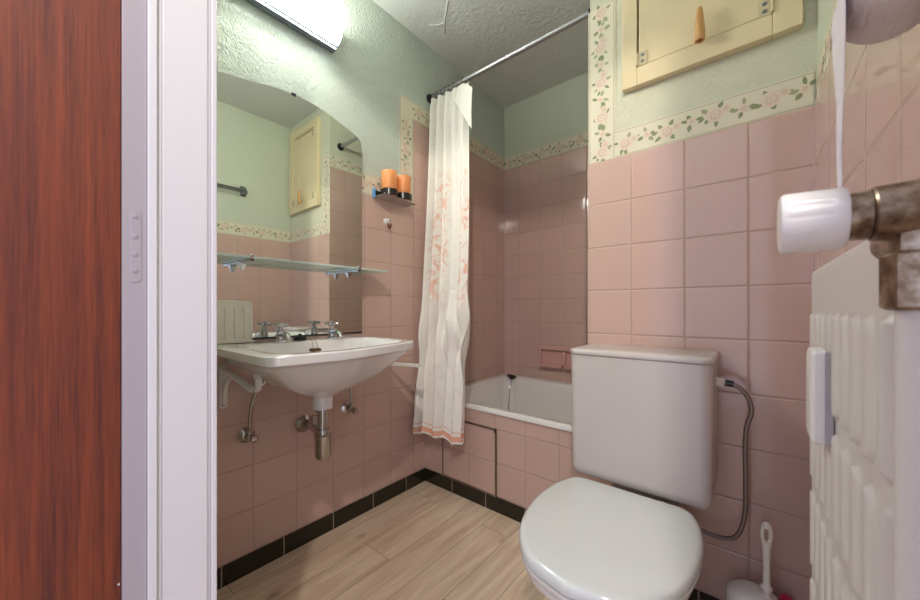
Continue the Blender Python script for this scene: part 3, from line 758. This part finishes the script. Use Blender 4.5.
# white cast bracket carrying the basin
t = thing('basin_bracket', (XL, .385, .58), 'white cast iron bracket under the left end of washbasin', 'bracket')
b = MB(); rr = rrect(.372, .578, .396, .718, .010, 6); b.loft([[(XL+.0004, y, z) for y, z in rr], [(XL+.010, y, z) for y, z in rr]])
b.build('wall_plate', M['white_paint'], t, bevel=.002)
b = MB(); b.tube([(XL+.006, .385, .705), (-1.25, .385, .697), (-1.16, .385, .685), (-1.10, .385, .675), (-1.055, .385, .676), (-1.036, .385, .688), (-1.035, .385, .706), (-1.05, .385, .718)], 0, sect=(.008, .006, (0, 1, 0)), smooth=5)
b.tube([(XL+.008, .385, .590), (-1.298, .385, .645), (-1.27, .385, .678), (-1.21, .385, .689)], 0, sect=(.006, .006, (0, 1, 0)), smooth=5)
b.build('arm', M['white_paint'], t, bevel=.002)
for z in (.592, .704):
    b = MB(); b.lathe([(0, .006), (.003, .0055), (.004, .003)], (XL+.010, .384, z), (1, 0, 0), 6); b.build('bolt', M['dark_steel'], t)

# white towel arm on the wall
t = thing('towel_holder', (XL, 1.07, .64), 'white towel arm sticking out between washbasin and curtain', 'towel holder')
b = MB(); b.lathe([(-.002, .020), (.006, .020), (.010, .013)], (XL, 1.03, .648), (1, 0, 0), 20); b.build('wall_rose', M['white_plastic'], t)
b = MB(); b.tube([(XL+.008, 1.03, .648), (-1.22, 1.038, .652), (-1.10, 1.052, .656)], 0, sect=(.012, .0065, (0, 1, 0))); b.build('arm', M['white_plastic'], t, bevel=.002)

# ------------------------------------------------------------------ tumbler holder with two orange tumblers
TZ = 1.412; TX = XL+.052
t = thing('tumbler_holder', (XL, 1.06, TZ), 'small black double tumbler holder on the left wall', 'tumbler holder')
b = MB(); b.box(XL-.0008, .972, TZ-.002, XL+.006, 1.160, TZ+.030); b.build('back_plate', M['dark_steel'], t, bevel=.001)
b = MB(); b.box(XL+.003, .972, TZ-.006, XL+.085, 1.172, TZ-.001); b.build('ledge', M['chrome'], t, bevel=.001)
b = MB(); b.box(XL+.001, .969, TZ-.008, XL+.020, .9735, TZ+.034); part(b.build('side_plate', M['blue_reflection'], t, bevel=.0008), 'side plate with a blue reflection painted in')
for yy in (1.024, 1.108):
    b = MB(); n = 40
    b.loft([[(TX+r*math.cos(2*PI*k/n), yy+r*math.sin(2*PI*k/n), z) for k in range(n)] for r, z in ((.0375, TZ+.0), (.0400, TZ+.002), (.0400, TZ+.029), (.0380, TZ+.031), (.0366, TZ+.029), (.0366, TZ+.0), (.0375, TZ+.0))], False, False)
    b.build('ring', M['black_gloss'], t, angle=30)
for yy, nm in ((1.024, 'orange tumbler in the left ring of the holder, nearer the mirror'), (1.108, 'orange tumbler in the right ring of the holder, nearer the curtain')):
    b = MB(); b.lathe([(0, .0), (0, .0315), (.004, .0345), (.112, .0358), (.114, .0350), (.113, .0338), (.008, .0325), (.006, .0)], (TX, yy, TZ-.0005), (0, 0, 1), 40, cap0=False, cap1=False)
    tag(b.build('tumbler', M['orange'], angle=40), nm, 'cup', 'orange tumblers in the holder')

# robe hook
t = thing('robe_hook', (XL, 1.047, 1.285), 'small white knob hook on the pink tiles below the tumblers', 'hook')
b = MB(); b.lathe([(-.002, .016), (.006, .016), (.010, .011), (.020, .007), (.024, .009), (.028, .006)], (XL, 1.047, 1.312), (1, 0, 0), 24); b.build('rose', M['white_plastic'], t)
b = MB(); b.lathe([(0, .0045), (.002, .004)], (XL+.0275, 1.047, 1.312), (1, 0, 0), 12); b.build('screw', M['dark_steel'], t)
b = MB(); b.tube([(XL+.014, 1.047, 1.300), (XL+.016, 1.047, 1.288), (XL+.026, 1.047, 1.278), (XL+.034, 1.047, 1.284)], .0042, 10, smooth=4); b.lathe([(-.006, .002), (-.003, .006), (.003, .006), (.006, .002)], (XL+.034, 1.047, 1.288), (0, 0, 1), 12); b.build('hook', M['brown_metal'], t)

# ------------------------------------------------------------------ toilet
tl = thing('toilet', (-.255, .86, 0), 'white toilet with its lid closed below the cistern', 'toilet')
def seat_ring(sc, z, dy=0, dz=0):
    cx, cy = -.2605, .825
    pts = []
    ctrl = [(-.134, 1.046), (-.109, 1.030), (-.087, .975), (-.0765, .90), (-.0785, .83), (-.092, .755), (-.122, .688), (-.174, .634), (-.2605, .611)]
    right = catmull([Vector((x, y, 0)) for x, y in ctrl], 6)
    allp = [(p.x, p.y) for p in right]
    left = [(2*cx-x, y) for x, y in reversed(allp[:-1])]
    for x, y in allp+left: pts.append((cx+(x-cx)*sc, cy+(y-cy)*sc+dy, z))
    return pts
b = MB(); b.loft([seat_ring(.97, .377), seat_ring(.998, .379), seat_ring(1.0, .385), seat_ring(.995, .393), seat_ring(.975, .3985), seat_ring(.93, .401), seat_ring(.6, .4035), seat_ring(.25, .404)])
lid = b.build('lid', M['lid_white'], tl, angle=60)
b = MB(); b.loft([seat_ring(.93, .359), seat_ring(.97, .360), seat_ring(.985, .364), seat_ring(.985, .371), seat_ring(.965, .3745), seat_ring(.9, .375)]); b.build('seat', M['ceramic'], tl, angle=50)
def bowl_ring(sx, sy, z, dy): return [(-.2605+(p[0]+.2605)*sx, .825+(p[1]-.825)*sy+dy, z) for p in seat_ring(1, 0)]
b = MB(); b.loft([bowl_ring(.66, .60, .0005, .10), bowl_ring(.66, .60, .02, .10), bowl_ring(.62, .56, .06, .10), bowl_ring(.60, .56, .16, .09), bowl_ring(.70, .70, .24, .055), bowl_ring(.85, .87, .30, .02), bowl_ring(.935, .945, .335, .004), bowl_ring(.95, .955, .350, 0), bowl_ring(.945, .95, .3585, 0)])
b.box(-.345, .985, .16, -.168, YT-.0005, .33)
b.build('bowl', M['ceramic'], tl, angle=50)
for x in (-.325, -.188):
    b = MB(); b.cyl((x-.016, 1.040, .378), (x+.016, 1.040, .378), .009, 14); b.build('hinge', M['white_plastic'], tl)

# cistern
ct = thing('cistern', (-.248, 1.15, .40), 'white plastic toilet cistern hung on the tiled wall', 'cistern')
cx0, cx1, cy0, cy1, cz0, cz1 = -.434, -.0725, 1.050, YT-.0006, .392, .766
def cring(z, ins, r, fr=0): return [(x, y, z) for x, y in rrect(cx0+ins, cy0+ins+fr, cx1-ins, cy1, [.004, .004, r, r], 8)]
b = MB(); b.loft([cring(cz0, .016, .014, .010), cring(cz0+.004, .009, .02, .006), cring(cz0+.014, .0045, .022, .003), cring(cz0+.03, .003, .024, .002), cring(.60, .001, .026, .001), cring(cz1-.005, 0, .026), cring(cz1-.004, .003, .024)])
b.build('tank', M['tank'], ct, angle=50)
b = MB(); b.loft([cring(cz1-.0035, -.0005, .026), cring(cz1-.001, -.003, .028), cring(cz1+.008, -.003, .028), cring(cz1+.0125, .002, .026), cring(cz1+.014, .010, .02)])
b.build('lid', M['tank'], ct, angle=50)
for yy, xx in ((1.13, -.10), (1.13, -.17)):
    b = MB(); b.lathe([(0, .003), (.0012, .0028), (.0018, .001)], (xx, yy, cz1+.0138), (0, 0, 1), 10); b.build('lid_stud', M['tank'], ct)

# hose from the cistern
t = thing('water_hose', (-.03, 1.19, .28), 'grey flexible water hose looping from right side of cistern', 'hose')
b = MB(); b.lathe([(0, .013), (.016, .013), (.018, .009), (.020, .009)], (cx1+.0005, 1.16, .706), (1, 0, 0), 6); part(b.build('inlet_nut', M['white_plastic'], t), 'white plastic nut')
b = MB(); b.lathe([(0, .009), (.018, .008)], (cx1+.020, 1.16, .706), (1, 0, -.1), 12); b.build('ferrule', M['dark_steel'], t)
b = MB(); b.tube([(cx1+.032, 1.16, .704), (cx1+.052, 1.163, .694), (-.004, 1.168, .668), (.0015, 1.172, .635), (-.009, 1.18, .59), (-.0115, 1.19, .52), (-.0105, 1.195, .44), (-.013, 1.20, .35), (-.030, 1.205, .288), (-.065, 1.21, .267), (-.115, 1.215, .268), (-.165, 1.2165, .29)], .0056, 14, smooth=6); b.build('hose', M['hose'], t)

# toilet brush
t = thing('toilet_brush', (.010, 1.165, 0), 'white toilet brush standing in its holder right of the toilet', 'toilet brush')
b = MB(); b.lathe([(0, .046), (.004, .050), (.10, .055), (.160, .057), (.172, .052), (.182, .039), (.187, .022), (.188, .012)], (.006, 1.165, .0005), (0, 0, 1), 36); b.build('holder', M['white_plastic'], t, angle=50)
b = MB(); n_ = 12
hx, hy = .030, 1.165
prof = [(.16, .009, .009), (.196, .009, .009), (.200, .012, .012), (.206, .012, .012), (.210, .0072, .0072), (.262, .0070, .0070), (.300, .0085, .0080), (.318, .0105, .0085)]
b.loft([[(hx+rx*math.cos(2*PI*k/24), hy+ry*math.sin(2*PI*k/24), z) for k in range(24)] for z, rx, ry in prof])
loop = [Vector((hx+.0082*math.cos(a)*1.0, hy, .336+.026*math.sin(a))) for a in [2*PI*k/28 for k in range(28)]]
b.tube(loop + [loop[0]], .0042, 10)
b.lathe([(0, .0105), (.006, .0095), (.011, .006), (.013, .001)], (hx, hy, .354), (0, 0, 1), 18)
b.build('handle', M['ivory_plastic'], t, angle=50)
b = MB(); b.lathe([(0, .02), (.07, .03), (.10, .012)], (hx-.010, hy, .05), (0, 0, 1), 18); b.build('bristles', M['white_plastic'], t)
b = MB(); b.lathe([(0, .017), (.003, .019), (.140, .019), (.150, .015), (.158, .0115), (.167, .0115), (.169, .008)], (.070, 1.218, .0005), (0, 0, 1), 24)
tag(b.build('bottle', M['magenta']), 'magenta plastic bottle on the floor between brush and right wall', 'bottle')

# ------------------------------------------------------------------ hatch with pull cord
t = thing('wall_hatch', (-.11, YT, 1.61), 'cream painted wooden hatch above the toilet', 'hatch')
hx0, hx1, hz0, hz1, hy = -.328, .102, 1.622, 2.232, YT-.020
hb = YT+.0055
b = MB()
fw = .058
for q in ((hx0, hz0, hx0+fw*.78, hz1), (hx1-fw, hz0, hx1, hz1), (hx0+fw*.78, hz0, hx1-fw, hz0+fw), (hx0+fw*.78, hz1-fw, hx1-fw, hz1)):
    b.box(q[0], hy, q[1], q[2], hb, q[3])
b.build('frame', M['cream'], t, bevel=.0025)
b = MB(); b.box(hx0+fw*.78+.005, hy+.003, hz0+fw+.002, hx1-fw-.003, hb, hz1-fw-.003); b.build('leaf', M['cream'], t, bevel=.002)
for (xc, zc, sg) in ((-.268, hz0+fw+.022, 1), (.030, hz0+fw+.020, -1), (-.268, hz1-fw-.03, 1)):
    b = MB(); b.box(xc-.015, hy-.0012, zc-.022, xc+.015, hy+.0034, zc+.022); b.cyl((xc-sg*.014, hy-.003, zc-.020), (xc-sg*.014, hy-.003, zc+.020), .0035, 12)
    h_ = b.build('hinge', M['hinge_paint'], t, bevel=.0006)
    for dz in (-.010, .010):
        s_ = MB(); s_.lathe([(0, .0055), (.0012, .005), (.0018, .002)], (xc+.002*sg, hy-.0012, zc+dz), (0, -1, 0), 12); s_.build('screw', M['steel'], h_)
b = MB(); b.box(-.28, hy-.012, hz1-fw-.012, -.02, hy+.0035, hz1-fw+.002); b.build('catch_bar', M['hinge_paint'], t, bevel=.002)
t = thing('pull_cord', (-.113, YT-.045, 1.668), 'turned wooden pull on a thin cord in front of the hatch', 'pull cord')
b = MB(); b.tube([(-.113, YT-.045, 1.76), (-.113, YT-.045, 2.10), (-.125, YT-.040, 2.166), (-.15, YT-.0325, 2.168)], .0011, 6); b.build('cord', M['cord'], t)
b = MB(); b.lathe([(0, .0075), (0, .0125), (.003, .0132), (.030, .0125), (.075, .0085), (.092, .0065), (.096, .004), (.097, .0012)], (-.113, YT-.045, 1.668), (0, 0, 1), 24, cap0=False)
b.lathe([(.0, .0074), (.012, .005)], (-.113, YT-.045, 1.6681), (0, 0, 1), 20, cap0=False)
b.build('wooden_pull', M['pull_wood'], t, angle=40)

# ------------------------------------------------------------------ towel rail on the right wall (seen in the mirror)
t = thing('towel_rail', (XR, .72, 1.70), 'double chrome towel rail on the right wall, seen in the mirror', 'towel rail')
for dz, dx in ((0, .062), (.018, .045)):
    b = MB(); b.cyl((XR+.006-dx, .50, 1.712+dz), (XR+.006-dx, .935, 1.712+dz), .006, 16); b.build('bar', M['steel'], t)
for yy in (.512, .925):
    b = MB(); b.box(XR-.004, yy-.018, 1.695, XR+.0055, yy+.018, 1.765); b.box(XR-.066, yy-.009, 1.702, XR-.002, yy+.009, 1.722); b.box(XR-.048, yy-.009, 1.720, XR-.002, yy+.009, 1.740); b.build('bracket', M['steel'], t, bevel=.003)

# ------------------------------------------------------------------ radiator
rd = thing('radiator', (.09, .55, .12), 'white pressed steel radiator on the right wall', 'radiator')
RX0, RX1, RY0, RY1, RZ0, RZ1 = .070, .108, .352, .752, .12, .962
b = MB()
prof = []
CZ = [.139+.1275*k for k in range(8)]           # seams between the pressed rows
NYc = 9; pitch = .0445
ys = []
y_ = RY1-.012
cols = [RY1-.0165-pitch*k-pitch/2 for k in range(NYc)]
def face_x(y, z):
    dep = 0.0
    for yc in cols:
        if abs(y-yc) < pitch/2:
            dyv = (y-yc)/(pitch*.5)
            for zc_ in CZ[:-2]:
                z0_, z1_ = zc_+.010, zc_+.1175
                if z0_ < z < z1_:
                    e_ = min(z-z0_, z1_-z)
                    wv = .64 if e_ > .016 else .64*math.sqrt(max(0, 1-((.016-e_)/.016)**2))
                    if abs(dyv) < wv: dep = .0042*(1-(dyv/wv)**4) if wv > .05 else 0
    ed = min(y-RY0, RY1-y, z-RZ0, RZ1-z)
    rnd_ = .010*(1-min(1, ed/.012))**2
    return RX0 + rnd_ - dep
ny, nz = 150, 300
vs = [(face_x(RY0+(RY1-RY0)*i/ny, RZ0+(RZ1-RZ0)*j/nz), RY0+(RY1-RY0)*i/ny, RZ0+(RZ1-RZ0)*j/nz) for j in range(nz+1) for i in range(ny+1)]
b.add(vs, [(j*(ny+1)+i, j*(ny+1)+i+1, (j+1)*(ny+1)+i+1, (j+1)*(ny+1)+i) for j in range(nz) for i in range(ny)])
b.build('front_panel', M['radiator'], rd, angle=80)
b = MB(); b.box(RX0+.0099, RY0, RZ0, RX1, RY1, RZ1); b.build('back_panel', M['radiator'], rd, bevel=.004)
for zz in (RZ1-.028,):
    b = MB(); b.cyl((RX0+.019, RY1-.002, zz), (RX0+.019, RY1+.012, zz), .017, 24); b.lathe([(0, .0135), (.010, .0135), (.013, .010)], (RX0+.019, RY1+.012, zz), (0, 1, 0), 6); b.build('end_plug', M['ivory_plastic'], rd)
for yy in (.46, .66):
    b = MB(); b.box(RX1-.002, yy-.015, .30, XR-.0003, yy+.015, .34); b.build('wall_clip', M['radiator'], rd)
# heat meter clipped on
t = thing('heat_meter', (.062, .565, .75), 'white oblong heat meter clipped to the radiator', 'meter')
def hm(ins, x): return [(x, y, z) for y, z in rrect(.553+ins, .749+ins*1.3, .600-ins, .855-ins*1.3, .006, 5)]
b = MB(); b.loft([hm(0, .0635), hm(0, .055), hm(.002, .0525), hm(.006, .0515)]); b.build('case', M['white_plastic'], t, angle=30)
b = MB(); b.box(.0625, .550, .752, .0690, .600, .852); part(b.build('back_rail', M['grey_plastic'], t), 'grey metal rail')

# thermostatic valve
vy, vz = .302, .9535
t = thing('radiator_valve', (.067, vy, .60), 'stained metal radiator valve with a white plastic hand knob', 'radiator valve')
b = MB(); n = 48
def knob(r, x, rib): return [(x, vy+r*(1-rib*(.5+.5*math.cos(16*a))**3*(1 if math.cos(a-2.2) > .55 else .0))*math.cos(a), vz+r*(1-rib*(.5+.5*math.cos(16*a))**3*(1 if math.cos(a-2.2) > .55 else .0))*math.sin(a)) for a in [2*PI*k/96 for k in range(96)]]
b.loft([knob(.0155, .0135, 0), knob(.0178, .0145, 0), knob(.0186, .0165, .0), knob(.0186, .019, .05), knob(.0180, .034, .05), knob(.0178, .0360, 0), knob(.0180, .0405, 0), knob(.0168, .0425, 0)])
b.build('hand_knob', M['white_plastic'], t, angle=40)
b = MB(); b.lathe([(0, .0135), (.0095, .0138), (.0105, .012)], (.0420, vy, vz), (1, 0, 0), 32); b.lathe([(0, .0145), (.001, .0155), (.022, .0165), (.030, .014), (.034, .006)], (.0520, vy, vz), (1, 0, 0), 32)
b.lathe([(0, .0125), (.006, .0130), (.014, .0130), (.016, .0150), (.044, .0150), (.046, .0125)], (.0705, vy, vz-.008), (0, 0, -1), 6)
b.lathe([(0, .0110), (.045, .0110)], (.072, vy+.008, vz-.012), (.0, 1, 0), 24)
b.build('body', M['brass'], t, angle=40)
b = MB(); b.cyl((.0715, vy, .0005), (.0715, vy, vz-.050), .0105, 24); part(b.build('supply_pipe', M['radiator'], t), 'white painted pipe')

# ------------------------------------------------------------------ toilet paper
t = thing('toilet_roll', (.09, .44, 1.12), 'white toilet paper roll with a hanging sheet at the top right corner', 'toilet roll')
rc = (.0915, 1.168); rR = .0312
b = MB(); n = 48
def circ(r, y): return [(rc[0]+r*math.cos(2*PI*k/n), y, rc[1]+r*math.sin(2*PI*k/n)) for k in range(n)]
b.loft([circ(.018, .365), circ(rR-.003, .365), circ(rR, .368), circ(rR, .478), circ(rR-.003, .481), circ(.018, .481), circ(.018, .365)], False, False)
b.build('roll', M['paper'], t, angle=50)
b = MB(); K = 16; vs = []
for j in range(41):
    v = j/40
    for i in range(K+1):
        a = i/K
        y = .420+.062*a
        if v < .15:
            ang = PI*.62 - (PI*.62-PI)*(-1)*(v/.15)*-1
            ang = PI*.62 + (PI*1.0-PI*.62)*(v/.15)
            x = rc[0]+(rR+.0012)*math.cos(ang); z = rc[1]+(rR+.0012)*math.sin(ang)
        else:
            q = (v-.15)/.85
            x = rc[0]-rR-.0012 + .004*q + .0025*math.sin(6*a+4*q)*q; z = rc[1]-.20*q
            y = y + (.462-y)*(.85*math.sin(PI*min(1, q*1.35)/2)**2 - .9*max(0, q-.6)) + .010*q
        vs.append((x, y, z))
b.add(vs, [(j*(K+1)+i, j*(K+1)+i+1, (j+1)*(K+1)+i+1, (j+1)*(K+1)+i) for j in range(40) for i in range(K)])
b.build('loose_sheet', M['paper'], t, angle=180, solid=.0004)
b = MB(); b.cyl((rc[0], .355, rc[1]), (rc[0], .495, rc[1]), .006, 16); b.tube([(rc[0], .355, rc[1]), (rc[0], .348, rc[1]), (XR-.004, .346, rc[1])], .005, 12); b.box(XR-.005, .330, rc[1]-.018, XR-.0003, .362, rc[1]+.018); b.build('holder_arm', M['chrome'], t)

# ------------------------------------------------------------------ light
w = bpy.data.worlds.new('hall daylight'); SC.world = w; w.use_nodes = True
bg = w.node_tree.nodes['Background']; bg.inputs[0].default_value = (.68, .74, 1.0, 1); bg.inputs[1].default_value = 1.45
def point(name, loc, e, size, col):
    l = bpy.data.lights.new(name, 'POINT'); l.energy = e; l.shadow_soft_size = size; l.color = col
    o = bpy.data.objects.new(name, l); COL.objects.link(o); o.location = loc; return o
point('hallway_lamp', (.20, -.41, 2.2), 62.0, .025, (1, .91, .82))

# ------------------------------------------------------------------ camera
cam = bpy.data.cameras.new('camera'); co = bpy.data.objects.new('camera', cam); COL.objects.link(co)
cam.sensor_fit = 'HORIZONTAL'; cam.sensor_width = 36; cam.lens = 350.55/920*36
cam.shift_y = 9.15/920; cam.clip_start = .01
co.location = (0, 0, .9002); co.rotation_euler = (PI/2, 0, .6927)
cam.dof.use_dof = True; cam.dof.focus_distance = 1.3; cam.dof.aperture_fstop = 8
SC.camera = co
SC.view_settings.view_transform = 'Standard'; SC.view_settings.look = 'None'; SC.view_settings.gamma = 1
SC.view_settings.use_curve_mapping = False; SC.view_settings.exposure = 0.0
